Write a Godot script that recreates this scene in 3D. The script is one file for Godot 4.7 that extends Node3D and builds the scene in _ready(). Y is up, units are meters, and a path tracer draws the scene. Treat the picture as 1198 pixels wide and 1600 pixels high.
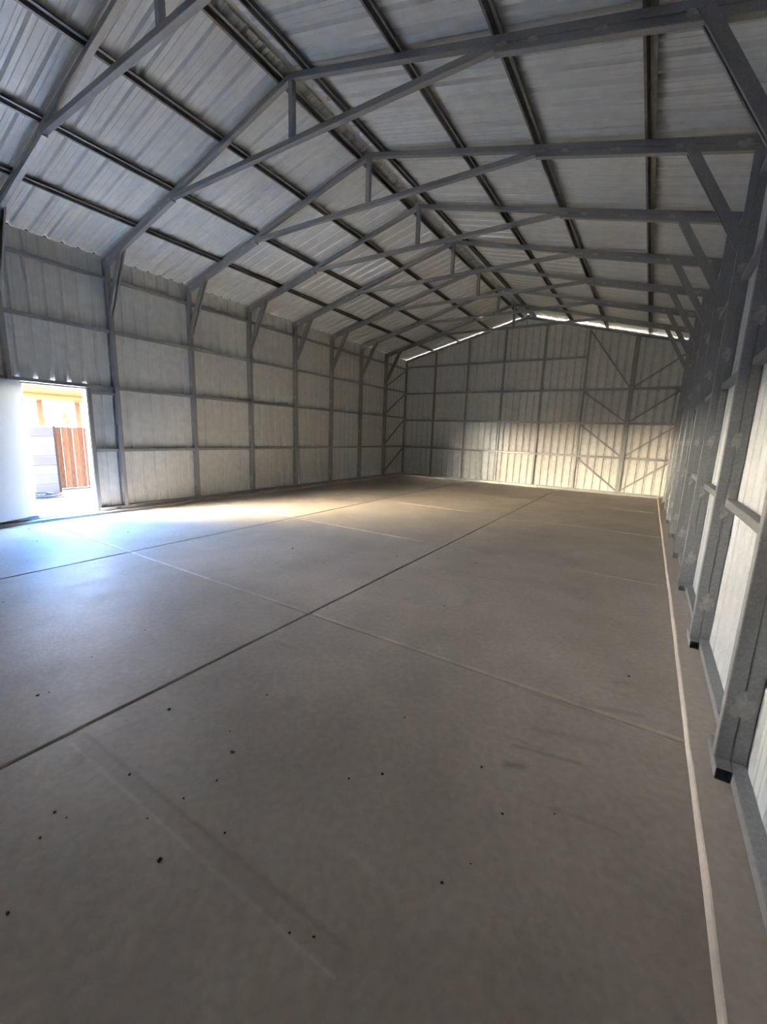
extends Node3D
# A bare steel building 9.1 m wide: frames every 1.524 m, ribbed sheeting, concrete slab, one open door.

const BAY := 1.524
const T := 0.0635            # side of the square steel tube
const XI := 4.36             # room face of the posts
const XO := 4.487            # outer face of the posts
const SLOPE := 0.25
const RAFT := 5.385          # underside of the doubled rafter at the ridge line
const ZB := -12.2235         # outer face of the posts of the gable end
const ZF := 3.08             # front end of the building
const CURB := 0.045
const PITCH := 0.2286        # rib pitch of the sheets
const DOOR_A := -1.05
const DOOR_B := -0.12
const DOOR_TOP := 2.25

var M := {}
var cache := {}
var rng := RandomNumberGenerator.new()

func _ready() -> void:
	rng.seed = 41
	camera_and_sky()
	make_materials()
	build_floor()
	build_roof()
	build_side_wall(-1)
	build_side_wall(1)
	build_back_wall()
	build_front_wall()
	build_door()
	build_frames()
	build_outside()
	build_crumbs()

# ------------------------------------------------------------------ camera, sky, exposure
func camera_and_sky() -> void:
	var cam := Camera3D.new()
	cam.name = "camera"
	var yaw := deg_to_rad(32.1063)
	var pitch := deg_to_rad(10.7464)
	var roll := deg_to_rad(2.037)
	var fwd := Vector3(-sin(yaw) * cos(pitch), -sin(pitch), -cos(yaw) * cos(pitch))
	var right := Vector3(cos(yaw), 0, -sin(yaw))
	var up := right.cross(fwd)
	var r2 := right * cos(roll) + up * sin(roll)
	var u2 := up * cos(roll) - right * sin(roll)
	cam.transform = Transform3D(Basis(r2, u2, -fwd), Vector3(3.897, 1.6178, 2.4441))
	cam.fov = rad_to_deg(2.0 * atan(800.0 / 646.72))
	cam.near = 0.05
	cam.far = 400.0
	add_child(cam)
	cam.current = true
	# low evening sun, softened by the haze it sets in; it reaches in by the door only
	var towards_sun := Vector3(-0.50, 0.09, 0.86)
	var sun := DirectionalLight3D.new()
	sun.name = "evening_sun"
	sun.light_color = Color(1.0, 0.78, 0.50)
	sun.light_energy = 2.5
	sun.light_angular_distance = 24.0
	sun.sky_mode = DirectionalLight3D.SKY_MODE_LIGHT_ONLY
	sun.shadow_enabled = true
	add_child(sun)
	sun.look_at_from_position(towards_sun, Vector3.ZERO)
	# the bright aureole round it, part of the sky
	var glow := DirectionalLight3D.new()
	glow.name = "sun_aureole"
	glow.light_color = Color(1.0, 0.94, 0.81)
	glow.light_energy = 450.0
	glow.light_angular_distance = 2.0
	glow.sky_mode = DirectionalLight3D.SKY_MODE_SKY_ONLY
	add_child(glow)
	glow.look_at_from_position(towards_sun, Vector3.ZERO)
	var sm := ProceduralSkyMaterial.new()
	sm.sky_top_color = Color(0.14, 0.28, 0.42)
	sm.sky_horizon_color = Color(1.0, 0.945, 0.845)
	sm.sky_curve = 0.10
	sm.sky_energy_multiplier = 10.0
	sm.ground_bottom_color = Color(0.30, 0.26, 0.22)
	sm.ground_horizon_color = Color(0.55, 0.48, 0.40)
	sm.sun_angle_max = 46.0
	sm.sun_curve = 0.5
	var sky := Sky.new()
	sky.sky_material = sm
	var env := Environment.new()
	env.background_mode = Environment.BG_SKY
	env.sky = sky
	env.tonemap_mode = Environment.TONE_MAPPER_LINEAR
	env.tonemap_exposure = 3.7
	env.sdfgi_enabled = true
	env.ssao_enabled = true
	env.ssil_enabled = true
	var we := WorldEnvironment.new()
	we.name = "world"
	we.environment = env
	add_child(we)

# ------------------------------------------------------------------ materials
func noise_tex(freq: float, oct: int, lo: Color, hi: Color, size := 512, type := FastNoiseLite.TYPE_SIMPLEX_SMOOTH, sd := 1) -> NoiseTexture2D:
	var n := FastNoiseLite.new()
	n.noise_type = type
	n.seed = sd
	n.frequency = freq
	n.fractal_octaves = oct
	if type == FastNoiseLite.TYPE_CELLULAR:
		n.cellular_return_type = FastNoiseLite.RETURN_CELL_VALUE
		n.cellular_jitter = 1.0
	var g := Gradient.new()
	g.set_color(0, lo)
	g.set_color(1, hi)
	var t := NoiseTexture2D.new()
	t.width = size
	t.height = size
	t.seamless = true
	t.noise = n
	t.color_ramp = g
	return t

func normal_tex(freq: float, oct: int, sd: int) -> NoiseTexture2D:
	var n := FastNoiseLite.new()
	n.seed = sd
	n.frequency = freq
	n.fractal_octaves = oct
	var t := NoiseTexture2D.new()
	t.width = 1024
	t.height = 1024
	t.seamless = true
	t.noise = n
	t.as_normal_map = true
	t.bump_strength = 2.0
	return t

func mat(col: Color, rough: float, metal := 0.0) -> StandardMaterial3D:
	var m := StandardMaterial3D.new()
	m.albedo_color = col
	m.roughness = rough
	m.metallic = metal
	return m

func tri(m: StandardMaterial3D, t: Texture2D, scale: Vector3) -> StandardMaterial3D:
	m.albedo_texture = t
	m.uv1_triplanar = true
	m.uv1_world_triplanar = true
	m.uv1_scale = scale
	return m

func make_materials() -> void:
	# galvanised steel tube: spangle and dull patches
	var galv := mat(Color(0.64, 0.65, 0.66), 0.40, 0.4)
	tri(galv, noise_tex(0.07, 3, Color(0.86, 0.86, 0.87), Color(1, 1, 1), 512, FastNoiseLite.TYPE_CELLULAR, 5), Vector3(3.2, 3.2, 3.2))
	galv.roughness_texture = noise_tex(0.012, 3, Color(0.75, 0.75, 0.75), Color(1, 1, 1), 512, FastNoiseLite.TYPE_SIMPLEX_SMOOTH, 6)
	M.steel = galv
	var purl := mat(Color(0.54, 0.54, 0.54), 0.42, 0.5)
	M.purlin = tri(purl, noise_tex(0.03, 3, Color(0.8, 0.8, 0.8), Color(1, 1, 1), 256, FastNoiseLite.TYPE_SIMPLEX_SMOOTH, 8), Vector3(1.5, 1.5, 1.5))
	var paint := mat(Color(0.76, 0.76, 0.75), 0.55, 0.2)
	M.weld = tri(paint, noise_tex(0.05, 3, Color(0.82, 0.82, 0.82), Color(1, 1, 1), 256, FastNoiseLite.TYPE_SIMPLEX_SMOOTH, 9), Vector3(1.5, 1.5, 1.5))
	# back coat of the painted sheets
	var sheet := mat(Color(0.87, 0.88, 0.875), 0.30)
	M.sheet = tri(sheet, noise_tex(0.02, 4, Color(0.92, 0.92, 0.92), Color(1, 1, 1), 512, FastNoiseLite.TYPE_SIMPLEX_SMOOTH, 11), Vector3(0.5, 0.5, 0.5))
	var roof := mat(Color(0.87, 0.88, 0.875), 0.30)
	M.roof = tri(roof, noise_tex(0.02, 4, Color(0.92, 0.92, 0.92), Color(1, 1, 1), 512, FastNoiseLite.TYPE_SIMPLEX_SMOOTH, 12), Vector3(0.5, 0.5, 0.5))
	M.outside_paint = mat(Color(0.26, 0.22, 0.19), 0.6)
	M.foam = mat(Color(0.30, 0.30, 0.30), 0.95)
	M.screw = mat(Color(0.62, 0.62, 0.6), 0.35, 0.8)
	# concrete
	var con := mat(Color(0.93, 0.89, 0.845), 0.62)
	tri(con, noise_tex(0.03, 6, Color(0.77, 0.76, 0.75), Color(0.85, 0.84, 0.83), 1024, FastNoiseLite.TYPE_SIMPLEX_SMOOTH, 21), Vector3(0.55, 0.55, 0.55))
	con.roughness_texture = noise_tex(0.008, 4, Color(0.8, 0.8, 0.8), Color(1, 1, 1), 512, FastNoiseLite.TYPE_SIMPLEX_SMOOTH, 22)
	con.normal_enabled = true
	con.normal_scale = 0.25
	con.normal_texture = normal_tex(0.06, 5, 23)
	var slab := con.duplicate() as StandardMaterial3D
	slab.detail_enabled = true
	slab.detail_blend_mode = BaseMaterial3D.BLEND_MODE_MUL
	slab.detail_uv_layer = BaseMaterial3D.DETAIL_UV_2
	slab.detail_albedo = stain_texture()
	M.slab = slab
	M.concrete = con
	M.joint = mat(Color(0.40, 0.37, 0.34), 0.9)
	M.crumb = tri(mat(Color(0.26, 0.23, 0.21), 0.9), noise_tex(0.1, 3, Color(0.5, 0.5, 0.5), Color(1, 1, 1), 128, FastNoiseLite.TYPE_SIMPLEX_SMOOTH, 24), Vector3(20, 20, 20))
	# door
	M.door = mat(Color(0.56, 0.61, 0.65), 0.45)
	M.jamb = mat(Color(0.88, 0.87, 0.90), 0.4)
	M.alu = mat(Color(0.75, 0.75, 0.74), 0.4, 0.7)
	# yard
	M.dirt = tri(mat(Color(0.24, 0.185, 0.14), 0.95), noise_tex(0.03, 6, Color(0.55, 0.5, 0.45), Color(1, 0.97, 0.92), 512, FastNoiseLite.TYPE_SIMPLEX_SMOOTH, 31), Vector3(0.5, 0.5, 0.5))
	M.pad = tri(mat(Color(0.62, 0.61, 0.60), 0.8), noise_tex(0.04, 5, Color(0.85, 0.85, 0.85), Color(1, 1, 1), 512, FastNoiseLite.TYPE_SIMPLEX_SMOOTH, 32), Vector3(0.8, 0.8, 0.8))
	for i in 3:
		M["block%d" % i] = tri(mat(Color(0.245, 0.24, 0.25).lightened(0.03 * i), 0.92), noise_tex(0.08, 4, Color(0.82, 0.82, 0.82), Color(1, 1, 1), 256, FastNoiseLite.TYPE_SIMPLEX_SMOOTH, 33 + i), Vector3(3, 3, 3))
	M.mortar = mat(Color(0.34, 0.335, 0.335), 0.95)
	for i in 3:
		M["board%d" % i] = tri(mat([Color(0.38, 0.23, 0.12), Color(0.44, 0.28, 0.16), Color(0.33, 0.19, 0.10)][i], 0.8), noise_tex(0.035, 4, Color(0.55, 0.5, 0.45), Color(1, 1, 1), 256, FastNoiseLite.TYPE_SIMPLEX_SMOOTH, 36 + i), Vector3(6, 0.6, 6))
	M.iron = mat(Color(0.16, 0.15, 0.15), 0.6, 0.3)
	M.patio_post = tri(mat(Color(0.42, 0.17, 0.07), 0.8), noise_tex(0.03, 4, Color(0.7, 0.65, 0.6), Color(1, 1, 1), 256, FastNoiseLite.TYPE_SIMPLEX_SMOOTH, 40), Vector3(4, 0.6, 4))
	M.patio_roof = mat(Color(0.62, 0.50, 0.33), 0.8)
	M.cable = mat(Color(0.25, 0.20, 0.15), 0.7)
	M.hose = mat(Color(0.05, 0.05, 0.06), 0.55)
	var leaf := mat(Color(0.42, 0.48, 0.12), 0.6)
	leaf.backlight_enabled = true
	leaf.backlight = Color(0.4, 0.45, 0.1)
	M.leaf = leaf
	M.bark = mat(Color(0.35, 0.27, 0.18), 0.9)

# mottling, trowel tracks and rubber scuffs of this one slab, laid out in metres on the floor
func stain_texture() -> ImageTexture:
	var w := 1024
	var h := 1700
	var n1 := FastNoiseLite.new()
	n1.seed = 3
	n1.frequency = 0.006
	n1.fractal_octaves = 5
	var n2 := FastNoiseLite.new()
	n2.seed = 4
	n2.frequency = 0.02
	n2.fractal_octaves = 3
	var a := n1.get_image(w, h).get_data()
	var b := n2.get_image(w, h).get_data()
	var buf := PackedFloat32Array()
	buf.resize(w * h)
	for i in w * h:
		buf[i] = 0.80 + 0.11 * (a[i] / 255.0) + 0.05 * (b[i] / 255.0 - 0.5)
	var sx := w / 9.4
	var sz := h / 15.6
	# [x0, z0, x1, z1, half width, strength]
	var marks := [[1.56, 1.655, 3.3, 1.64, 0.07, -0.035], [1.56, 1.63, 3.3, 1.60, 0.012, -0.06], [1.56, 1.70, 3.3, 1.68, 0.010, 0.06],
		[3.48, 0.40, 3.80, 0.33, 0.018, -0.07], [3.40, 0.36, 3.62, 0.33, 0.012, -0.05], [3.73, 0.68, 3.99, 0.655, 0.012, -0.08], [3.62, 0.70, 3.75, 0.69, 0.010, -0.05],
		[3.5, 0.55, 3.56, 0.52, 0.03, -0.12], [3.55, 0.2, 3.9, 0.1, 0.04, -0.06], [3.9, -0.6, 3.98, -0.65, 0.03, -0.10], [3.75, -0.2, 4.05, -0.3, 0.03, -0.06]]
	# narrow paler line along the far side of the cross joints
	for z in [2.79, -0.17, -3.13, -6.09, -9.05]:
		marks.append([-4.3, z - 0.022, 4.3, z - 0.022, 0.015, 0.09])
	var r := RandomNumberGenerator.new()
	r.seed = 77
	for i in 90:
		var x := r.randf_range(-4.2, 4.0)
		var z := r.randf_range(-11.5, 2.8)
		var l := r.randf_range(0.15, 0.9)
		marks.append([x, z, x + l, z + r.randf_range(-0.06, 0.06), r.randf_range(0.008, 0.02), r.randf_range(-0.07, 0.04)])
	for i in 60:
		var x := r.randf_range(-4.2, 4.0)
		var z := r.randf_range(-11.5, 2.8)
		marks.append([x, z, x + r.randf_range(-0.1, 0.1), z + r.randf_range(-0.1, 0.1), r.randf_range(0.02, 0.10), r.randf_range(-0.07, 0.02)])
	for k in marks:
		var p := Vector2(k[0], k[1])
		var q := Vector2(k[2], k[3])
		var hw: float = k[4]
		var x0 := clampi(int((minf(p.x, q.x) - hw * 2 + 4.7) * sx), 0, w - 1)
		var x1 := clampi(int((maxf(p.x, q.x) + hw * 2 + 4.7) * sx) + 1, 0, w - 1)
		var z0 := clampi(int((minf(p.y, q.y) - hw * 2 + 12.4) * sz), 0, h - 1)
		var z1 := clampi(int((maxf(p.y, q.y) + hw * 2 + 12.4) * sz) + 1, 0, h - 1)
		for z in range(z0, z1 + 1):
			for x in range(x0, x1 + 1):
				var at := Vector2((x + 0.5) / sx - 4.7, (z + 0.5) / sz - 12.4)
				var d := at.distance_to(Geometry2D.get_closest_point_to_segment(at, p, q)) / hw
				if d < 2.0:
					var grain := 0.4 + 1.2 * b[z * w + x] / 255.0
					buf[z * w + x] += k[5] * exp(-d * d * 1.5) * grain
	var bytes := PackedByteArray()
	bytes.resize(w * h)
	for i in w * h:
		bytes[i] = clampi(int(buf[i] * 255.0), 0, 255)
	var im := Image.create_from_data(w, h, false, Image.FORMAT_L8, bytes)
	im.convert(Image.FORMAT_RGB8)
	return ImageTexture.create_from_image(im)

# ------------------------------------------------------------------ mesh helpers
func quad(st: SurfaceTool, a: Vector3, b: Vector3, c: Vector3, d: Vector3) -> void:   # a b c d clockwise seen from the front
	var n := (c - a).cross(b - a)
	if n.length() < 1e-12:
		n = (d - a).cross(c - a)
	n = n.normalized()
	for v in [a, b, c, a, c, d]:
		st.set_normal(n)
		st.add_vertex(v)

func new_st() -> SurfaceTool:
	var st := SurfaceTool.new()
	st.begin(Mesh.PRIMITIVE_TRIANGLES)
	return st

# closed outline (counter-clockwise in x, y) pushed along +z; z1 may slope with x
func add_prism(st: SurfaceTool, poly: PackedVector2Array, z0: float, z1: float, slope := 0.0, caps := true, slope0 := 0.0) -> void:
	var n := poly.size()
	for i in n:
		var p := poly[i]
		var q := poly[(i + 1) % n]
		var a0 := Vector3(p.x, p.y, z0 + slope0 * p.x)
		var b0 := Vector3(q.x, q.y, z0 + slope0 * q.x)
		var a1 := Vector3(p.x, p.y, z1 + slope * p.x)
		var b1 := Vector3(q.x, q.y, z1 + slope * q.x)
		quad(st, a0, a1, b1, b0)
	if not caps:
		return
	var idx := Geometry2D.triangulate_polygon(poly)
	for e in [[z0, slope0, false], [z1, slope, true]]:
		for t in range(0, idx.size(), 3):
			var v := []
			for j in 3:
				var p := poly[idx[t + j]]
				v.append(Vector3(p.x, p.y, e[0] + e[1] * p.x))
			var nn: Vector3 = (v[2] - v[0]).cross(v[1] - v[0])
			var want := 1.0 if e[2] else -1.0
			if nn.z * want < 0:
				v = [v[0], v[2], v[1]]
			nn = nn.normalized() * (1.0 if nn.z * want > 0 else -1.0)
			for x in v:
				st.set_normal(nn)
				st.add_vertex(x)

func rounded(w: float, h: float, c: float) -> PackedVector2Array:
	var x := w / 2
	var y := h / 2
	var k := c * 0.29
	return PackedVector2Array([Vector2(x, -y + c), Vector2(x, y - c), Vector2(x - k, y - k), Vector2(x - c, y), Vector2(-x + c, y), Vector2(-x + k, y - k), Vector2(-x, y - c),
		Vector2(-x, -y + c), Vector2(-x + k, -y + k), Vector2(-x + c, -y), Vector2(x - c, -y), Vector2(x - k, -y + k)])

func tube_mesh(w: float, h: float, l: float) -> ArrayMesh:
	var key := "t%.4f_%.4f_%.3f" % [w, h, l]
	if not cache.has(key):
		var st := new_st()
		add_prism(st, rounded(w, h, 0.006), 0, l)
		cache[key] = st.commit()
	return cache[key]

func hollow_mesh(w: float, h: float, l: float) -> ArrayMesh:
	var key := "h%.4f_%.4f_%.3f" % [w, h, l]
	if not cache.has(key):
		var st := new_st()
		var o := rounded(w, h, 0.006)
		var i := rounded(w - 0.007, h - 0.007, 0.004)
		add_prism(st, o, 0, l, 0.0, false)
		var back := i.duplicate()
		back.reverse()
		add_prism(st, back, 0, l, 0.0, false)
		var n := o.size()
		for k in n:
			var j := (k + 1) % n
			quad(st, Vector3(o[k].x, o[k].y, 0), Vector3(o[j].x, o[j].y, 0), Vector3(i[j].x, i[j].y, 0), Vector3(i[k].x, i[k].y, 0))
			quad(st, Vector3(o[j].x, o[j].y, l), Vector3(o[k].x, o[k].y, l), Vector3(i[k].x, i[k].y, l), Vector3(i[j].x, i[j].y, l))
		cache[key] = st.commit()
	return cache[key]

# lipped channel: web at -y, opening at +y
func channel_mesh(w: float, d: float, lip: float, l: float) -> ArrayMesh:
	var key := "c%.3f" % l
	if not cache.has(key):
		var t := 0.003
		var x := w / 2
		var p := PackedVector2Array([Vector2(-x, 0), Vector2(x, 0), Vector2(x, d), Vector2(x - lip, d), Vector2(x - lip, d - t), Vector2(x - t, d - t), Vector2(x - t, t),
			Vector2(-x + t, t), Vector2(-x + t, d - t), Vector2(-x + lip, d - t), Vector2(-x + lip, d), Vector2(-x, d)])
		var st := new_st()
		add_prism(st, p, 0, l)
		cache[key] = st.commit()
	return cache[key]

# hat section: crown at +y, open below, brims at y = 0
func hat_mesh(l: float) -> ArrayMesh:
	var key := "hat%.3f" % l
	if not cache.has(key):
		var t := 0.0022
		var hgt := 0.055
		var p := PackedVector2Array([Vector2(0.052, 0), Vector2(0.052, t), Vector2(0.031, t), Vector2(0.023, hgt), Vector2(-0.023, hgt), Vector2(-0.031, t), Vector2(-0.052, t), Vector2(-0.052, 0),
			Vector2(-0.0295, 0), Vector2(-0.0215, hgt - t), Vector2(0.0215, hgt - t), Vector2(0.0295, 0)])
		var st := new_st()
		add_prism(st, p, 0, l)
		cache[key] = st.commit()
	return cache[key]

func box_mesh(s: Vector3, c := 0.003) -> ArrayMesh:
	var key := "b%.4f_%.4f_%.4f_%.4f" % [s.x, s.y, s.z, c]
	if not cache.has(key):
		var st := new_st()
		add_box(st, Vector3.ZERO, s, c)
		cache[key] = st.commit()
	return cache[key]

# box with chamfered edges
func add_box(st: SurfaceTool, at: Vector3, s: Vector3, c: float) -> void:
	var h := s / 2
	c = minf(c, minf(h.x, minf(h.y, h.z)) * 0.9)
	var faces := [[Vector3.RIGHT, Vector3.UP, Vector3.BACK], [Vector3.LEFT, Vector3.UP, Vector3.FORWARD], [Vector3.UP, Vector3.BACK, Vector3.RIGHT], [Vector3.DOWN, Vector3.FORWARD, Vector3.RIGHT],
		[Vector3.BACK, Vector3.UP, Vector3.LEFT], [Vector3.FORWARD, Vector3.UP, Vector3.RIGHT]]
	for f in faces:
		var n: Vector3 = f[0]
		var u: Vector3 = f[1]
		var v: Vector3 = n.cross(u)
		var hn := absf(n.dot(h))
		var hu := (u.abs() * h).length() - c
		var hv := (v.abs() * h).length() - c
		oriented(st, [at + n * hn + u * hu + v * hv, at + n * hn + u * hu - v * hv, at + n * hn - u * hu - v * hv, at + n * hn - u * hu + v * hv], n)
	for ax in 3:
		var e := Vector3.ZERO
		e[ax] = 1
		var b1 := (ax + 1) % 3
		var b2 := (ax + 2) % 3
		for s1 in [-1, 1]:
			for s2 in [-1, 1]:
				var d1 := Vector3.ZERO
				d1[b1] = s1
				var d2 := Vector3.ZERO
				d2[b2] = s2
				var la := e * (h[ax] - c)
				var p := at + d1 * h[b1] + d2 * (h[b2] - c)
				var q := at + d1 * (h[b1] - c) + d2 * h[b2]
				oriented(st, [p + la, p - la, q - la, q + la], (d1 + d2).normalized())
	for sx in [-1, 1]:
		for sy in [-1, 1]:
			for sz in [-1, 1]:
				var n := Vector3(sx, sy, sz).normalized()
				var a := at + Vector3(sx * h.x, sy * (h.y - c), sz * (h.z - c))
				var b := at + Vector3(sx * (h.x - c), sy * h.y, sz * (h.z - c))
				var d := at + Vector3(sx * (h.x - c), sy * (h.y - c), sz * h.z)
				var vs := [a, b, d]
				if (d - a).cross(b - a).dot(n) < 0:
					vs = [a, d, b]
				for x in vs:
					st.set_normal(n)
					st.add_vertex(x)

func oriented(st: SurfaceTool, v: Array, n: Vector3) -> void:
	var nn: Vector3 = (v[2] - v[0]).cross(v[1] - v[0])
	if nn.dot(n) < 0:
		v = [v[3], v[2], v[1], v[0]]
	for i in [0, 1, 2, 0, 2, 3]:
		st.set_normal(n)
		st.add_vertex(v[i])

func put(called: String, mesh: Mesh, m: Material, parent: Node, at := Vector3.ZERO, basis := Basis.IDENTITY) -> MeshInstance3D:
	var o := MeshInstance3D.new()
	o.name = called
	o.mesh = mesh
	o.material_override = m
	o.transform = Transform3D(basis, at)
	parent.add_child(o, true)
	return o

# basis whose z runs from a to b and whose y is as near as can be to up
func along(a: Vector3, b: Vector3, up: Vector3) -> Basis:
	var z := (b - a).normalized()
	var x := up.cross(z).normalized()
	return Basis(x, z.cross(x), z)

func bar(called: String, a: Vector3, b: Vector3, up: Vector3, w: float, h: float, m: Material, parent: Node) -> MeshInstance3D:
	return put(called, tube_mesh(w, h, a.distance_to(b)), m, parent, a, along(a, b, up))

func node(called: String, at := Vector3.ZERO) -> Node3D:
	var o := Node3D.new()
	o.name = called
	o.position = at
	add_child(o, true)
	return o

func tag(o: Node, label: String, category: String, group := "") -> void:
	o.set_meta("label", label)
	o.set_meta("category", category)
	if group != "":
		o.set_meta("group", group)

func structure(o: Node, label := "") -> void:
	o.set_meta("kind", "structure")
	if label != "":
		o.set_meta("label", label)

# inner face of ribbed sheet, u along the width: flat, deep ribs every 0.2286 m, two low beads between them; y grows outwards
func sheet_line(u0: float, u1: float) -> PackedVector2Array:
	var rel := [[-0.034, 0.0], [-0.013, 0.030], [0.013, 0.030], [0.034, 0.0], [0.066, 0.0], [0.072, 0.0045], [0.080, 0.0045], [0.086, 0.0], [0.1426, 0.0], [0.1486, 0.0045], [0.1566, 0.0045], [0.1626, 0.0]]
	var pts := []
	for k in range(int(floor(u0 / PITCH)) - 1, int(ceil(u1 / PITCH)) + 2):
		for r in rel:
			pts.append(Vector2(k * PITCH + r[0], r[1]))
	var out := PackedVector2Array()
	for i in pts.size() - 1:
		var p: Vector2 = pts[i]
		var q: Vector2 = pts[i + 1]
		if q.x <= u0 or p.x >= u1:
			continue
		if out.is_empty():
			out.append(p.lerp(q, (u0 - p.x) / (q.x - p.x)) if p.x < u0 else p)
		if q.x >= u1:
			out.append(p.lerp(q, (u1 - p.x) / (q.x - p.x)))
			break
		out.append(q)
	return out

# strip of sheet from u0 to u1 and from v0 to v1 (v1 may slope with u), 1.2 mm thick; x = u, y = outwards, z = v
# skins[0] takes the back coat that faces the room, skins[1] the painted outside and the cut edges
func add_sheet(skins: Array, u0: float, u1: float, v0: float, v1: float, slope := 0.0) -> void:
	var l := sheet_line(u0, u1)
	var t := Vector3(0, 0.0012, 0)
	for i in l.size() - 1:
		var p := l[i]
		var q := l[i + 1]
		var a0 := Vector3(p.x, p.y, v0)
		var b0 := Vector3(q.x, q.y, v0)
		var a1 := Vector3(p.x, p.y, v1 + slope * p.x)
		var b1 := Vector3(q.x, q.y, v1 + slope * q.x)
		quad(skins[0], a0, a1, b1, b0)
		quad(skins[1], b0 + t, b1 + t, a1 + t, a0 + t)
		quad(skins[1], a0, b0, b0 + t, a0 + t)
		quad(skins[1], a1 + t, b1 + t, b1, a1)
	for e in [l[0], l[l.size() - 1]]:
		var a := Vector3(e.x, e.y, v0)
		var b := Vector3(e.x, e.y, v1 + slope * e.x)
		oriented(skins[1], [a, b, b + t, a + t], Vector3(-1 if e == l[0] else 1, 0, 0))

func put_sheet(called: String, skins: Array, inside: Material, parent: Node, at: Vector3, basis: Basis, mirror := false) -> void:
	var m := ArrayMesh.new()
	for k in 2:
		var ar: Array = skins[k].commit_to_arrays()
		m.add_surface_from_arrays(Mesh.PRIMITIVE_TRIANGLES, flip(ar) if mirror else ar)
		m.surface_set_material(k, inside if k == 0 else M.outside_paint)
	var o := MeshInstance3D.new()
	o.name = called
	o.mesh = m
	o.transform = Transform3D(basis, at)
	parent.add_child(o, true)

# ------------------------------------------------------------------ floor
func build_floor() -> void:
	var fl := node("floor")
	structure(fl, "smooth grey concrete slab with grooved joints")
	put("slab_bed", box_mesh(Vector3(9.5, 0.16, 15.5), 0.01), M.joint, fl, Vector3(0, -0.1, (ZB + ZF) / 2))
	var xs := [-4.275, -1.588, 1.502, 4.275]
	var zs := [ZB - 0.06, -9.05, -6.09, -3.13, -0.17, 2.79, ZF + 0.05]
	for i in 3:
		for j in 6:
			slab(fl, xs[i], xs[i + 1], zs[j], zs[j + 1])
	for s in [-1, 1]:
		curb(fl, s)

func slab(parent: Node, x0: float, x1: float, z0: float, z1: float) -> void:
	var st := new_st()
	# tooled edges along the joints, none where the slab meets the kerb
	var rows := []
	for e in [[0.010, 0.002, -0.018], [0.012, 0.006, -0.005], [0.016, 0.016, 0.0]]:
		var a: float = x0 + (e[0] if x0 > -4.2 else 0.0)
		var b: float = x1 - (e[0] if x1 < 4.2 else 0.0)
		rows.append([Vector3(a, e[2], z0 + e[1]), Vector3(b, e[2], z0 + e[1]), Vector3(b, e[2], z1 - e[1]), Vector3(a, e[2], z1 - e[1])])
	var lo: Array = rows[0]
	var mid: Array = rows[1]
	var hi: Array = rows[2]
	var faces := [[hi[0], hi[1], hi[2], hi[3]]]
	for i in 4:
		var j := (i + 1) % 4
		faces.append([lo[i], mid[i], mid[j], lo[j]])
		faces.append([mid[i], hi[i], hi[j], mid[j]])
	var c := Vector3((x0 + x1) / 2, -1.0, (z0 + z1) / 2)
	for f in faces:
		var n: Vector3 = (f[2] - f[0]).cross(f[1] - f[0]).normalized()
		if n.dot(f[0] - c) < 0:
			f = [f[3], f[2], f[1], f[0]]
			n = -n
		for k in [0, 1, 2, 0, 2, 3]:
			st.set_normal(n)
			st.set_uv2(Vector2((f[k].x + 4.7) / 9.4, (f[k].z + 12.4) / 15.6))
			st.add_vertex(f[k])
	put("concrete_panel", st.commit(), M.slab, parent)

# raised kerb of the footing under the side walls, its edge struck by hand
func curb(parent: Node, s: int) -> void:
	var st := new_st()
	var n := 110
	var r := RandomNumberGenerator.new()
	r.seed = 5 + s
	var prev := []
	var wob := 0.0
	for i in n + 1:
		var z := ZB - 0.06 + (ZF + 0.11 - ZB) * i / n
		wob = wob * 0.75 + r.randf_range(-0.0025, 0.0025)
		var row := []
		for p in [[4.272, -0.02], [4.272 + wob * 0.5, 0.0], [4.281 + wob, CURB - 0.005], [4.287 + wob * 1.2, CURB], [4.72, CURB], [4.72, -0.02]]:
			row.append(Vector3(s * p[0], p[1], z))
		if i > 0:
			for k in 5:
				var a: Vector3 = prev[k]
				var b: Vector3 = prev[k + 1]
				var nn: Vector3 = (b - a).cross(Vector3(0, 0, 1))
				if s > 0:
					nn = -nn
				oriented(st, [a, b, row[k + 1], row[k]], (-nn).normalized() if false else fix(nn, a, s))
		prev = row
	put("footing_kerb", st.commit(), M.concrete, parent)

func fix(n: Vector3, a: Vector3, s: int) -> Vector3:
	n = n.normalized()
	return n if n.dot(a - Vector3(s * 4.5, 0.0, a.z)) >= 0 else -n

# ------------------------------------------------------------------ roof
func roof_y(x: float) -> float:      # underside of the sheets
	return RAFT + 0.055 / cos(atan(SLOPE)) + 2 * T / cos(atan(SLOPE)) - SLOPE * absf(x)

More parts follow.
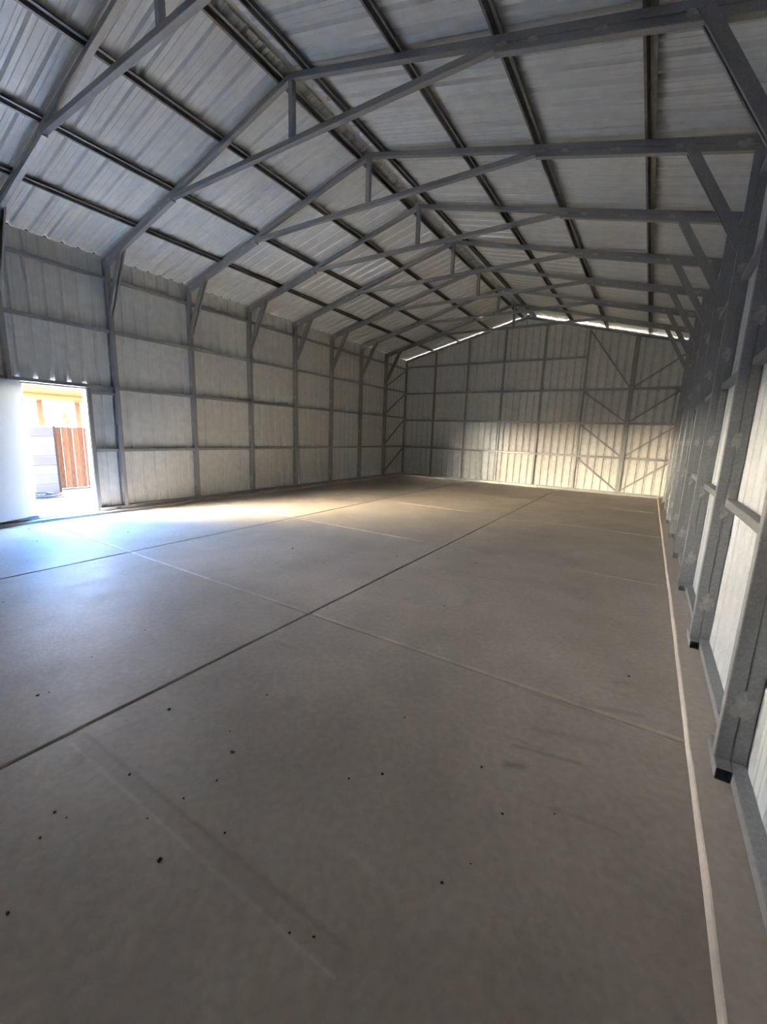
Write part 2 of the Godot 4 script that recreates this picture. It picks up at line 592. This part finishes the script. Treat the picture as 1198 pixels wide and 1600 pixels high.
func build_roof() -> void:
	var rf := node("ceiling")
	structure(rf, "underside of ribbed white steel roof sheets on purlins")
	var th := atan(SLOPE)
	var z0 := ZB - 0.14
	var z1 := ZF + 0.14
	var n := int(ceil((z1 - z0) / (PITCH * 4)))
	for s in [-1, 1]:
		for i in n:
			var u0 := i * PITCH * 4 - 0.02
			var u1: float = minf((i + 1) * PITCH * 4 - 0.02, z1 - z0)
			var skins := [new_st(), new_st()]
			add_sheet(skins, u0, u1, 0.0, 4.68 / cos(th))
			# local x = along the building, y = up off the slope, z = from ridge to eave
			var zd := Vector3(s * cos(th), -sin(th), 0)
			var yd := Vector3(s * sin(th), cos(th), 0)
			var b := Basis(yd.cross(zd), yd, zd)
			var start := Vector3(s * 0.04, roof_y(0.04), z0 if s < 0 else z1)
			if b.x.z < 0:
				start.z = z1
			else:
				start.z = z0
			put_sheet("roof_panel", skins, M.roof, rf, start, b)
		# hat purlins lie across the rafters
		for x in ([0.24, 1.41, 2.38, 3.50] if s > 0 else [0.14, 1.21, 2.34, 3.36]):
			var y: float = roof_y(x) - 0.055 / cos(th)
			var a := Vector3(s * x, y, ZB + 0.001)
			var b2 := Vector3(s * x, y, ZF - 0.02)
			put("purlin", hat_mesh(a.distance_to(b2)), M.purlin, rf, a, along(a, b2, Vector3(s * sin(th), cos(th), 0)))
	# ridge cap bent over the gap between the two slopes
	var st2 := new_st()
	var y0 := roof_y(0) + 0.036
	var w := 0.2
	add_prism(st2, PackedVector2Array([Vector2(w, y0 - w * SLOPE), Vector2(w, y0 - w * SLOPE + 0.0015), Vector2(0, y0 + 0.0015), Vector2(-w, y0 - w * SLOPE + 0.0015), Vector2(-w, y0 - w * SLOPE), Vector2(0, y0)]), z0, z1)
	put("ridge_cap", st2.commit(), M.roof, rf)
	put("ridge_end", box_mesh(Vector3(0.3, 0.05, 0.02), 0.002), M.foam, rf, Vector3(0, roof_y(0) - 0.016, ZB - 0.03))
	# foam closures fill the ribs under the ridge cap and at the eaves
	for s in [-1, 1]:
		var tilt := Basis(Vector3(0, 0, 1), -s * th)
		put("rib_closure", box_mesh(Vector3(0.03, 0.042, z1 - z0 - 0.02), 0.002), M.foam, rf, Vector3(s * 0.175, roof_y(0.175) + 0.018, (z0 + z1) / 2), tilt)
		put("rib_closure", box_mesh(Vector3(0.03, 0.028, z1 - z0 - 0.3), 0.002), M.foam, rf, Vector3(s * 4.535, roof_y(4.535) + (0.0175 if s < 0 else 0.019), (z0 + z1) / 2), tilt)
		put("eave_trim", box_mesh(Vector3(0.002, 0.09, z1 - z0 - 0.3), 0.0005), M.roof, rf, Vector3(s * 4.553, roof_y(4.553) - 0.04, (z0 + z1) / 2))

# ------------------------------------------------------------------ side walls
func build_side_wall(s: int) -> void:
	var wl := node("wall_right" if s > 0 else "wall_left")
	structure(wl, "ribbed steel sheet wall with galvanized girts")
	var top := roof_y(XO) - (0.008 if s < 0 else 0.004)
	var z0 := ZB - 0.03
	var z1 := ZF + 0.02
	var n := int(ceil((z1 - z0) / (PITCH * 4)))
	for i in n:
		var u0 := i * PITCH * 4
		var u1: float = minf((i + 1) * PITCH * 4, z1 - z0)
		var st := [new_st(), new_st()]
		var a := u0 + z0
		var b := u1 + z0
		var v0 := CURB + 0.004
		if s < 0 and b > DOOR_A and a < DOOR_B:
			var la: float = maxf(a, DOOR_A)
			var lb: float = minf(b, DOOR_B)
			add_sheet(st, la - z0, lb - z0, DOOR_TOP, top)
			if a < DOOR_A:
				add_sheet(st, u0, DOOR_A - z0, v0, top)
			if b > DOOR_B:
				add_sheet(st, DOOR_B - z0, u1, v0, top)
		else:
			add_sheet(st, u0, u1, v0, top)
		# local x = along the wall (+z), y = outwards, z = up; mirrored on one side by running the other way
		put_sheet("wall_panel", st, M.sheet, wl, Vector3(s * (XO + 0.002), 0, z0), Basis(Vector3(0, 0, 1), Vector3(s, 0, 0), Vector3(0, 1, 0)) if s < 0 else Basis(Vector3(0, 0, -1), Vector3(1, 0, 0), Vector3(0, 1, 0)), s > 0)
	# base rail, cut at the door
	var xr := s * (XO - T / 2)
	var yr := CURB + T / 2
	if s > 0:
		bar("base_rail", Vector3(xr, yr, ZB + T), Vector3(xr, yr, ZF - T), Vector3.UP, T, T, M.steel, wl)
	else:
		bar("base_rail", Vector3(xr, yr, ZB + T), Vector3(xr, yr, DOOR_A - 0.005), Vector3.UP, T, T, M.steel, wl)
		bar("base_rail", Vector3(xr, yr, DOOR_B + 0.005), Vector3(xr, yr, ZF - T), Vector3.UP, T, T, M.steel, wl)
	# girts between the posts, held by screwed clips
	for k in range(-1, 9):
		var za := -k * BAY - T / 2
		var zb := -(k - 1) * BAY - BAY * 2 + T / 2
		var near_z := -(k - 1) * BAY - T / 2 - BAY + BAY
		near_z = -(k - 1) * BAY - T / 2
		var far_z := -k * BAY + T / 2
		if k == 8:
			far_z = ZB + T
		if k == -1:
			near_z = ZF - T
		for y in ([1.14, 2.25, 3.22, 4.09] if s < 0 else [1.20, 2.20, 3.20, 4.09]):
			if s < 0 and k == 1 and y == 1.14:
				girt(wl, s, y, far_z, DOOR_A - T - 0.002)
				continue
			girt(wl, s, y, far_z, near_z)
	if s < 0:
		# posts of the door opening and the short rail above the side light of the sheeting
		for z in [DOOR_A - T / 2, DOOR_B + 0.0]:
			if z < -0.5:
				bar("door_post", Vector3(xr, CURB + 0.002, z), Vector3(xr, DOOR_TOP - T / 2, z), Vector3(0, 0, 1), T, T, M.steel, wl)
		bar("girt", Vector3(xr + 0.004, DOOR_TOP - T * 1.5 - 0.01, -BAY + T / 2), Vector3(xr + 0.004, DOOR_TOP - T * 1.5 - 0.01, DOOR_A - T), Vector3.UP, 0.05, 0.05, M.steel, wl)
		put("base_stub", hollow_mesh(T, T, 0.26), M.steel, wl, Vector3(-(XI + T / 2), CURB + T / 2, -1.33), Basis.IDENTITY)
		# diagonal ties of the last bay
		var lv := [CURB + T, 1.14, 2.25, 3.22, 4.09]
		for i in 4:
			bar("diagonal_brace", Vector3(xr, lv[i] + 0.06, -7 * BAY - T / 2 - 0.01), Vector3(xr, lv[i + 1] - 0.07, ZB + T + 0.01), Vector3.LEFT, 0.045, 0.045, M.steel, wl)

func girt(wl: Node, s: int, y: float, z_far: float, z_near: float) -> void:
	var x := s * (XO - T / 2)
	var g := bar("girt", Vector3(x, y, z_far), Vector3(x, y, z_near), Vector3.UP, T, 0.058, M.steel, wl)
	var l := z_near - z_far
	if s > 0 or z_far < -2.0:
		for e in [0.0, l]:
			var sg := 1.0 if e == 0.0 else -1.0
			var st := new_st()
			for up in [-1, 1]:
				# angle clip: one leg on the post, one on the girt
				add_box(st, Vector3(0, up * 0.047, e + sg * 0.0025), Vector3(0.05, 0.036, 0.004), 0.001)
				add_box(st, Vector3(0, up * 0.031, e + sg * 0.02), Vector3(0.05, 0.004, 0.04), 0.001)
				for q in [-0.012, 0.012]:
					add_box(st, Vector3(q, up * 0.05, e + sg * 0.006), Vector3(0.009, 0.009, 0.006), 0.002)
			put("clip", st.commit(), M.screw, g)

# mirror the arrays of a sheet along x so that its ribs still face outwards
func flip(ar: Array) -> Array:
	var v: PackedVector3Array = ar[Mesh.ARRAY_VERTEX]
	var n: PackedVector3Array = ar[Mesh.ARRAY_NORMAL]
	for i in range(0, v.size(), 3):
		for j in 3:
			v[i + j].x = -v[i + j].x
			n[i + j].x = -n[i + j].x
		var t := v[i + 1]
		v[i + 1] = v[i + 2]
		v[i + 2] = t
		t = n[i + 1]
		n[i + 1] = n[i + 2]
		n[i + 2] = t
	ar[Mesh.ARRAY_VERTEX] = v
	ar[Mesh.ARRAY_NORMAL] = n
	return ar

# ------------------------------------------------------------------ gable ends
func gable_sheets(wl: Node, z: float, dir: int, base: float, rise: float) -> void:
	for i in 10:
		var u0 := -5 * 4 * PITCH + i * 4 * PITCH
		var u1 := u0 + 4 * PITCH
		u0 = maxf(u0, -XO - 0.02)
		u1 = minf(u1, XO + 0.02)
		var st := [new_st(), new_st()]
		var h := RAFT + 2 * T / cos(atan(SLOPE)) + rise
		var sl := SLOPE if u0 < -0.001 else -SLOPE
		add_sheet(st, u0, u1, base, h, sl)
		put_sheet("wall_panel", st, M.sheet, wl, Vector3(0, 0, z), gable_basis(dir), dir < 0)

# x across, y outwards, z up; the sheet of the far end is mirrored so that its ribs face outwards
func gable_basis(dir: int) -> Basis:
	return Basis(Vector3(-1, 0, 0), Vector3(0, 0, 1), Vector3(0, 1, 0)) if dir > 0 else Basis(Vector3(1, 0, 0), Vector3(0, 0, -1), Vector3(0, 1, 0))

func build_back_wall() -> void:
	var wl := node("wall_back")
	structure(wl, "gable end wall of ribbed steel sheets and galvanized studs")
	gable_sheets(wl, ZB - 0.002, -1, 0.004, 0.050)
	gable_frame(wl, ZB + T / 2, 1)
	var zc := ZB + T / 2
	var lv := [0.07, 1.13, 2.16, 3.17, 4.15]
	var w := 1.2857
	for b in 7:
		var xa := -4.5 + b * w + T / 2
		var xb := -4.5 + (b + 1) * w - T / 2
		if b == 0:
			xa = -XO + T
		if b == 6:
			xb = XO - T
		if b == 5:
			xb -= T / 2
		if b == 6:
			xa += T / 2
		for i in range(1, 5 if b < 5 else 4):
			bar("girt", Vector3(xa, lv[i], zc), Vector3(xb, lv[i], zc), Vector3.UP, 0.052, T, M.steel, wl)
		if b == 5:
			for i in 4:
				var topy: float = lv[i + 1] - 0.07 if i < 3 else RAFT - SLOPE * xa - 0.02
				bar("diagonal_brace", Vector3(xb, lv[i] + 0.06, zc), Vector3(xa, topy, zc), Vector3(0, 0, 1), 0.045, 0.05, M.steel, wl)
		if b == 6:
			for i in 4:
				bar("diagonal_brace", Vector3(xa, lv[i] + 0.06, zc), Vector3(xb, lv[i + 1] - 0.07, zc), Vector3(0, 0, 1), 0.045, 0.05, M.steel, wl)
	# stubs in front of the base rail under every stud
	for b in range(1, 7):
		var x := -4.5 + b * w
		bar("base_stub", Vector3(x - 0.2, 0.045, zc + T), Vector3(x + 0.2, 0.045, zc + T), Vector3.UP, T * 0.8, 0.085, M.steel, wl)

func gable_frame(wl: Node, zc: float, dir: int) -> void:
	var th := atan(SLOPE)
	bar("base_rail", Vector3(-XO, 0.042, zc), Vector3(XO, 0.042, zc), Vector3.UP, T, 0.08, M.steel, wl)
	for b in 8:
		var x := clampf(-4.5 + b * 1.2857, -XO + T / 2, XO - T / 2)
		var wide := T * 2 if b == 6 and dir > 0 else T
		bar("stud", Vector3(x, 0.083, zc), Vector3(x, RAFT + T - SLOPE * absf(x) - 0.03, zc), Vector3(0, 0, 1), wide, T, M.steel, wl)
	for s in [-1, 1]:
		var off := T * 1.5 / cos(th)
		bar("gable_rafter", Vector3(s * XO, RAFT + off - SLOPE * XO, zc), Vector3(0, RAFT + off, zc), Vector3.UP, T, T, M.steel, wl)

func build_front_wall() -> void:
	var wl := node("wall_front")
	structure(wl, "closed gable end wall of ribbed steel sheets")
	gable_sheets(wl, ZF + 0.002, 1, 0.004, 0.055)
	for s in [-1, 1]:
		bar("gable_closure", Vector3(s * 4.6, roof_y(4.6) + 0.010, ZF + 0.03), Vector3(0, roof_y(0) + 0.010, ZF + 0.03), Vector3.UP, 0.03, 0.08, M.foam, wl)
	gable_frame(wl, ZF - T / 2, -1)

# ------------------------------------------------------------------ door
func build_door() -> void:
	var d := node("door_1", Vector3(-XO, CURB, DOOR_B))
	structure(d, "white steel door standing open against the wall")
	var h := DOOR_TOP - CURB - T / 2 - 0.002
	var wd := DOOR_B - DOOR_A
	# jambs and head with a stop along the middle
	for z in [0.0, -wd]:
		var sg := -1.0 if z == 0.0 else 1.0
		var st := new_st()
		add_box(st, Vector3(0.02, h / 2, z + sg * 0.016), Vector3(0.12, h, 0.03), 0.002)
		add_box(st, Vector3(0.0, h / 2 - 0.015, z + sg * 0.038), Vector3(0.045, h - 0.03, 0.014), 0.002)
		put("jamb", st.commit(), M.jamb, d)
	put("head", box_mesh(Vector3(0.12, 0.03, wd), 0.002), M.jamb, d, Vector3(0.02, h - 0.015, -wd / 2))
	put("threshold", box_mesh(Vector3(0.13, 0.02, wd), 0.006), M.alu, d, Vector3(0.02, 0.012, -wd / 2))
	# leaf swung right round, hinged on the jamb by the frame post
	var lf := Node3D.new()
	lf.name = "leaf"
	lf.position = Vector3(0.098, 0.065, 0.012)
	lf.rotation.y = deg_to_rad(26.5)
	d.add_child(lf, true)
	put("leaf_panel", box_mesh(Vector3(0.044, h - 0.06, 0.90), 0.002), M.door, lf, Vector3(-0.0, (h - 0.06) / 2, 0.45))
	for y in [0.2, 1.05, 1.9]:
		put("hinge", box_mesh(Vector3(0.018, 0.1, 0.02), 0.004), M.alu, lf, Vector3(-0.02, y, -0.008))
	var hd := new_st()
	add_box(hd, Vector3(0.03, 0.95, 0.84), Vector3(0.012, 0.06, 0.06), 0.005)
	add_box(hd, Vector3(0.05, 0.95, 0.84), Vector3(0.03, 0.02, 0.02), 0.004)
	add_box(hd, Vector3(0.066, 0.95, 0.79), Vector3(0.014, 0.02, 0.12), 0.005)
	put("lever_handle", hd.commit(), M.alu, lf)

# ------------------------------------------------------------------ frames
func ellipse_mesh() -> ArrayMesh:
	if not cache.has("patch"):
		var st := new_st()
		var n := 14
		var r := RandomNumberGenerator.new()
		r.seed = 9
		var rim := []
		for i in n:
			var a := TAU * i / n
			var k := 1.0 + r.randf_range(-0.42, 0.22)
			rim.append(Vector3(cos(a) * k, sin(a) * k, 0))
		for i in n:
			var a: Vector3 = rim[i]
			var b: Vector3 = rim[(i + 1) % n]
			var ai := a * 0.75 + Vector3(0, 0, 0.0015)
			var bi := b * 0.75 + Vector3(0, 0, 0.0015)
			oriented(st, [a, b, bi, ai], Vector3(0, 0, 1))
			var c := Vector3(0, 0, 0.002)
			for v in [c, bi, ai]:
				st.set_normal(Vector3(0, 0, 1))
				st.add_vertex(v)
		cache["patch"] = st.commit()
	return cache["patch"]

func weld(parent: Node3D, at: Vector3, rx: float, ry: float, turn := 0.0) -> void:
	# at is in the frame's space; the patch lies on the side facing the door end of the building
	var o := put("weld_patch", ellipse_mesh(), M.weld, parent)
	var k := rng.randf_range(0.75, 1.2)
	o.transform = parent.transform.affine_inverse() * Transform3D(Basis(Vector3(0, 0, 1), turn) * Basis.from_scale(Vector3(rx * k, ry / k, 1)) * Basis(Vector3(0, 0, 1), rng.randf_range(0, TAU)), at)

func build_frames() -> void:
	var names := ["", "first", "second", "third", "fourth", "fifth", "sixth", "seventh", "eighth", "ninth"]
	var th := atan(SLOPE)
	var fr := node("truss_frame")
	for s in [-1, 1]:
		var up := Vector3(s * sin(th), cos(th), 0)
		# doubled post on the base rail and a short stub of tube
		var y0 := CURB + T + 0.001
		var inner := bar("inner_post_tube", Vector3(s * (XI + T / 2), y0, 0), Vector3(s * (XI + T / 2), RAFT - SLOPE * (XI + T / 2), 0), Vector3(0, 0, 1), T, T, M.steel, fr)
		bar("outer_post_tube", Vector3(s * (XI + T * 1.5), y0, 0), Vector3(s * (XI + T * 1.5), RAFT - SLOPE * (XI + T * 1.5), 0), Vector3(0, 0, 1), T, T, M.steel, fr)
		put("base_stub", hollow_mesh(T, T, 0.27), M.steel, fr, Vector3(s * (XI + T / 2), CURB + T / 2, -0.157))
		for q in [[0.40, 0.046, 0.075], [1.13, 0.03, 0.06], [1.66, 0.035, 0.055], [2.5, 0.04, 0.06], [3.3, 0.03, 0.06]]:
			weld(inner, Vector3(s * (XI + T), q[0], T / 2 + 0.0002), q[1], q[2])
		for q in [[0.012, 0.19], [0.036, 0.165], [0.014, 0.235], [0.045, 0.225]]:
			var sc := put("screw", screw_mesh(), M.screw, inner)
			sc.transform = inner.transform.affine_inverse() * Transform3D(Basis.IDENTITY, Vector3(s * (XI + q[0]), q[1] - 0.02, T / 2))
		# rafter: lower tube stops at the tie beam, upper tube runs to the ridge
		var o1 := T / 2 / cos(th)
		var o2 := T * 1.5 / cos(th)
		var xe := XO
		var low := bar("lower_rafter_tube", Vector3(s * xe, RAFT + o1 - SLOPE * xe, 0), Vector3(s * 2.36, RAFT + o1 - SLOPE * 2.36, 0), up, T, T, M.steel, fr)
		bar("upper_rafter_tube", Vector3(s * xe, RAFT + o2 - SLOPE * xe, 0), Vector3(s * 0.001, RAFT + o2, 0), up, T, T, M.steel, fr)
		for x in [2.42, 2.68, 3.19, 3.76, 4.28]:
			weld(low, Vector3(s * x, RAFT + T / cos(th) - SLOPE * x - 0.01, T / 2 + 0.0002), 0.05 if x < 4 else 0.07, 0.018 if x < 4 else 0.035, -s * th)
		# knee brace: lipped channel open towards the room
		var a := Vector3(s * 4.395, 3.50, 0)
		var b := Vector3(s * 3.83, 4.535, 0)
		var inw := Vector3(-s, -0.55, 0).normalized()
		put("knee_brace", channel_mesh(0.084, 0.082, 0.026, a.distance_to(b)), M.steel, fr, a - inw * 0.03, along(a, b, inw))
	bar("tie_beam", Vector3(-2.375, 4.852, 0), Vector3(2.375, 4.852, 0), Vector3.UP, T, T, M.steel, fr)
	bar("king_post", Vector3(0, 4.852 + T / 2, 0), Vector3(0, RAFT + T / cos(th), 0), Vector3(0, 0, 1), T, T, M.steel, fr)
	for k in range(-1, 8):
		var o := fr
		if k > -1:
			o = fr.duplicate()
			o.name = "truss_frame_%03d" % (k + 1)
			add_child(o)
		o.position = Vector3(0, 0, -k * BAY)
		tag(o, "galvanized steel roof truss frame with knee braces, %s from the gable end wall with diagonals" % names[8 - k], "steel frame", "galvanized truss frames along the building")

func screw_mesh() -> ArrayMesh:
	if not cache.has("screw"):
		var st := new_st()
		add_prism(st, PackedVector2Array([Vector2(0.007, 0), Vector2(0.0035, 0.006), Vector2(-0.0035, 0.006), Vector2(-0.007, 0), Vector2(-0.0035, -0.006), Vector2(0.0035, -0.006)]), 0, 0.004)
		cache["screw"] = st.commit()
	return cache["screw"]

# ------------------------------------------------------------------ yard beyond the door
func build_outside() -> void:
	var g := node("ground")
	structure(g, "bare brown dirt yard outside the door")
	put("dirt", box_mesh(Vector3(160, 0.3, 160), 0.01), M.dirt, g, Vector3(-20, -0.25, 0))
	var pad := put("doorstep_slab", box_mesh(Vector3(1.04, 0.13, 2.3), 0.012), M.pad, self, Vector3(-5.26, -0.045, 0.15))
	tag(pad, "pale concrete doorstep slab outside the open door", "doorstep")
	# block wall: an end pier and the lower run behind it
	var bw := node("block_wall", Vector3(-8.3, -0.1, -1.6))
	tag(bw, "grey concrete block wall and end pier beside the wooden gate", "wall")
	put("mortar_core", box_mesh(Vector3(0.16, 1.60, 0.44), 0.002), M.mortar, bw, Vector3(0, 0.80, 0))
	put("mortar_core", box_mesh(Vector3(0.14, 1.56, 5.2), 0.002), M.mortar, bw, Vector3(-0.12, 0.78, 2.83))
	for c in 7:
		put("block", box_mesh(Vector3(0.19, 0.217, 0.47), 0.008), M["block%d" % (c % 3)], bw, Vector3(rng.randf_range(-0.003, 0.003), 0.115 + c * 0.2262, 0))
		for i in 12:
			var z := 0.46 + i * 0.42 + (0.21 if c % 2 else 0.0)
			put("block", box_mesh(Vector3(0.17, 0.212, 0.41), 0.008), M["block%d" % ((c + i) % 3)], bw, Vector3(-0.12 + rng.randf_range(-0.003, 0.003), 0.11 + c * 0.222, z))
	# gate of upright boards in an iron frame
	var gt := node("wooden_gate", Vector3(-8.42, -0.1, -1.93))
	tag(gt, "gate of orange brown upright boards in a dark metal frame", "gate")
	bar("gate_post", Vector3(0.06, 0, 0.03), Vector3(0.06, 1.62, 0.03), Vector3(0, 0, 1), 0.07, 0.07, M.iron, gt)
	for y in [0.05, 1.57]:
		bar("rail", Vector3(0.0, y, -0.01), Vector3(0.0, y, -1.8), Vector3.UP, 0.05, 0.04, M.iron, gt)
	for i in 15:
		put("board", box_mesh(Vector3(0.02, 1.47 + rng.randf_range(-0.01, 0.01), 0.1165), 0.007), M["board%d" % rng.randi_range(0, 2)], gt, Vector3(0.036 + (0.008 if i % 2 else -0.004), 0.82, -0.065 - i * 0.118))
	# patio cover: flat roof on posts, unseen near end added to shade the gate
	var pc := node("patio_cover", Vector3(-13.2, -0.1, -4))
	tag(pc, "cream patio roof on rust brown posts beyond the gate", "patio cover")
	for z in [1.78, 0.72, -0.36, -1.5, -2.7, -3.9]:
		bar("post", Vector3(0, 0, z), Vector3(0, 2.4, z), Vector3(0, 0, 1), 0.17, 0.17, M.patio_post, pc)
	for z in [1.2, -1.5, -4.2]:
		bar("post", Vector3(6.2, 0, z), Vector3(6.2, 2.4, z), Vector3(0, 0, 1), 0.15, 0.15, M.patio_post, pc)
	for x in [0.0, 6.2]:
		bar("beam", Vector3(x, 2.5, -4.4), Vector3(x, 2.5, 2.5), Vector3.UP, 0.12, 0.2, M.patio_roof, pc)
	put("roof_sheet", box_mesh(Vector3(7.0, 0.09, 7.1), 0.01), M.patio_roof, pc, Vector3(3.1, 2.65, -0.95))
	# drooping cable hung under the beam
	var pts := []
	for i in 61:
		var t := i / 60.0
		pts.append(Vector3(0.12, 2.42 - 0.07 * absf(sin(t * PI * 7.0)) - 0.04 * sin(t * 9.0), -4.0 + 6.4 * t))
	var cb := put("hanging_cable", sweep(pts, 0.012, 5), M.cable, self, Vector3(-13.2, -0.1, -4))
	tag(cb, "thin dark cable drooping in loops along the patio beam", "cable")
	# spiky shrub behind the gate
	var sh := node("spiky_shrub", Vector3(-11.2, -0.1, -3.25))
	tag(sh, "yellow green spiky shrub rising behind the wooden gate", "shrub")
	put("stem", sweep([Vector3(0, 0, 0), Vector3(0.02, 0.8, 0.01), Vector3(0, 1.75, 0)], 0.05, 7), M.bark, sh)
	for i in 34:
		var a := i * 2.399
		var el := lerpf(-0.5, 1.35, fmod(i * 0.618, 1.0))
		var l := 0.24 + 0.07 * fmod(i * 0.37, 1.0)
		var d := Vector3(cos(a) * cos(el), sin(el), sin(a) * cos(el))
		put("leaf", blade_mesh(), M.leaf, sh, Vector3(0, 1.78, 0), along(Vector3.ZERO, d, Vector3.UP if absf(d.y) < 0.95 else Vector3.RIGHT) * Basis.from_scale(Vector3(1, 1, l)))
	# black hose lying in a heap
	var hp := []
	for i in 120:
		var t := i / 119.0
		var a := t * TAU * 4.3
		var rr := 0.16 + 0.10 * sin(t * 17.0)
		hp.append(Vector3(cos(a) * rr, 0.03 + 0.05 * t + 0.02 * sin(t * 40.0), sin(a) * rr * 1.6 - 0.1 + 0.25 * t))
	var hs := put("garden_hose", sweep(hp, 0.017, 6), M.hose, self, Vector3(-7.65, -0.1, -1.3))
	tag(hs, "heap of black hose lying on the dirt by the block wall", "hose")

func blade_mesh() -> ArrayMesh:
	if not cache.has("blade"):
		var st := new_st()
		var w := [0.010, 0.022, 0.018, 0.0015]
		for i in 3:
			for sd in [1, -1]:
				var a := Vector3(-w[i], 0.002 * sd, i / 3.0)
				var b := Vector3(w[i], 0.002 * sd, i / 3.0)
				var c := Vector3(w[i + 1], 0.002 * sd - 0.03 * (i + 1) * 0.33, (i + 1) / 3.0)
				var d := Vector3(-w[i + 1], 0.002 * sd - 0.03 * (i + 1) * 0.33, (i + 1) / 3.0)
				if i > 0:
					a.y -= 0.03 * i * 0.33
					b.y -= 0.03 * i * 0.33
				oriented(st, [a, b, c, d], Vector3(0, sd, 0))
		cache["blade"] = st.commit()
	return cache["blade"]

func sweep(pts: Array, r: float, sides: int) -> ArrayMesh:
	var st := new_st()
	var rings := []
	for i in pts.size():
		var d: Vector3 = (pts[mini(i + 1, pts.size() - 1)] - pts[maxi(i - 1, 0)]).normalized()
		var x := d.cross(Vector3(0.13, 1, 0.21)).normalized()
		var y := d.cross(x)
		var ring := []
		for k in sides:
			var a := TAU * k / sides
			ring.append([pts[i] + (x * cos(a) + y * sin(a)) * r, x * cos(a) + y * sin(a)])
		rings.append(ring)
	for i in pts.size() - 1:
		for k in sides:
			var j := (k + 1) % sides
			var v := [rings[i][k], rings[i][j], rings[i + 1][j], rings[i + 1][k]]
			var nn: Vector3 = (v[2][0] - v[0][0]).cross(v[1][0] - v[0][0])
			if nn.dot(v[0][1]) < 0:
				v = [v[3], v[2], v[1], v[0]]
			for q in [0, 1, 2, 0, 2, 3]:
				st.set_normal(v[q][1])
				st.add_vertex(v[q][0])
	return st.commit()

# ------------------------------------------------------------------ dirt clods on the slab
func crumb_mesh(sd: int) -> ArrayMesh:
	var r := RandomNumberGenerator.new()
	r.seed = sd
	var st := new_st()
	var rows := []
	for i in 5:
		var row := []
		var el := -PI / 2 + PI * i / 4.0
		for k in 7:
			var a := TAU * k / 7.0
			var rad := 1.0 + r.randf_range(-0.28, 0.28) if i > 0 and i < 4 else 1.0
			row.append(Vector3(cos(a) * cos(el) * rad, (sin(el) * 0.62 + 0.55) * rad, sin(a) * cos(el) * rad))
		rows.append(row)
	for i in 4:
		for k in 7:
			var j := (k + 1) % 7
			var v := [rows[i][k], rows[i][j], rows[i + 1][j], rows[i + 1][k]]
			var n: Vector3 = (v[2] - v[0]).cross(v[1] - v[0])
			if n.length() < 1e-5:
				n = (v[3] - v[0]).cross(v[2] - v[0])
			var c: Vector3 = (v[0] + v[2]) / 2 - Vector3(0, 0.55, 0)
			oriented(st, v, n.normalized() if n.dot(c) > 0 else -n.normalized())
	return st.commit()

func build_crumbs() -> void:
	var ms := [crumb_mesh(1), crumb_mesh(2), crumb_mesh(3)]
	var big := [[0.994, 1.644], [1.743, 1.273], [2.312, 1.277], [2.035, 1.638], [1.984, 1.912], [2.537, 1.778], [2.293, 2.154], [3.012, 0.96]]
	var small := [[1.012, 1.593], [2.175, 1.188], [2.397, 1.429], [2.325, 1.711], [2.895, 1.072], [3.108, 1.673], [3.181, 1.637], [2.095, 0.854], [2.36, 1.571], [2.644, 1.572], [2.068, 1.99], [2.05, 1.895],
		[0.779, 1.265], [2.898, 0.541], [3.752, 0.71], [3.561, 0.841], [3.522, 1.125], [3.459, 1.251], [3.396, 0.642], [3.98, -0.742], [-3.89, 0.14], [-3.005, 0.329], [-3.89, -0.14],
		[-2.634, -0.672], [-0.114, -1.603], [-0.322, -2.069], [0.647, -1.365], [-0.846, 1.289], [0.677, 0.839], [1.23, -2.186], [1.704, -2.459], [2.181, -2.593], [2.421, -1.073], [2.417, -4.834], [2.646, -4.738]]
	for set_ in [[big, 0.0075, "dark dirt clod the size of a grape lying on the concrete floor", "larger dirt clods on the slab"], [small, 0.0042, "tiny dark crumb of dirt lying on the concrete floor", "tiny crumbs of dirt on the slab"]]:
		for p in set_[0]:
			var k: float = set_[1] * rng.randf_range(0.75, 1.25)
			if p[1] < 0.4:
				k *= 1.8
			var o := put("dirt_clod", ms[rng.randi_range(0, 2)], M.crumb, self, Vector3(p[0], -0.0005, p[1]), Basis(Vector3.UP, rng.randf_range(0, TAU)) * Basis.from_scale(Vector3(k * rng.randf_range(0.9, 1.5), k, k)))
			tag(o, set_[2], "dirt clod", set_[3])
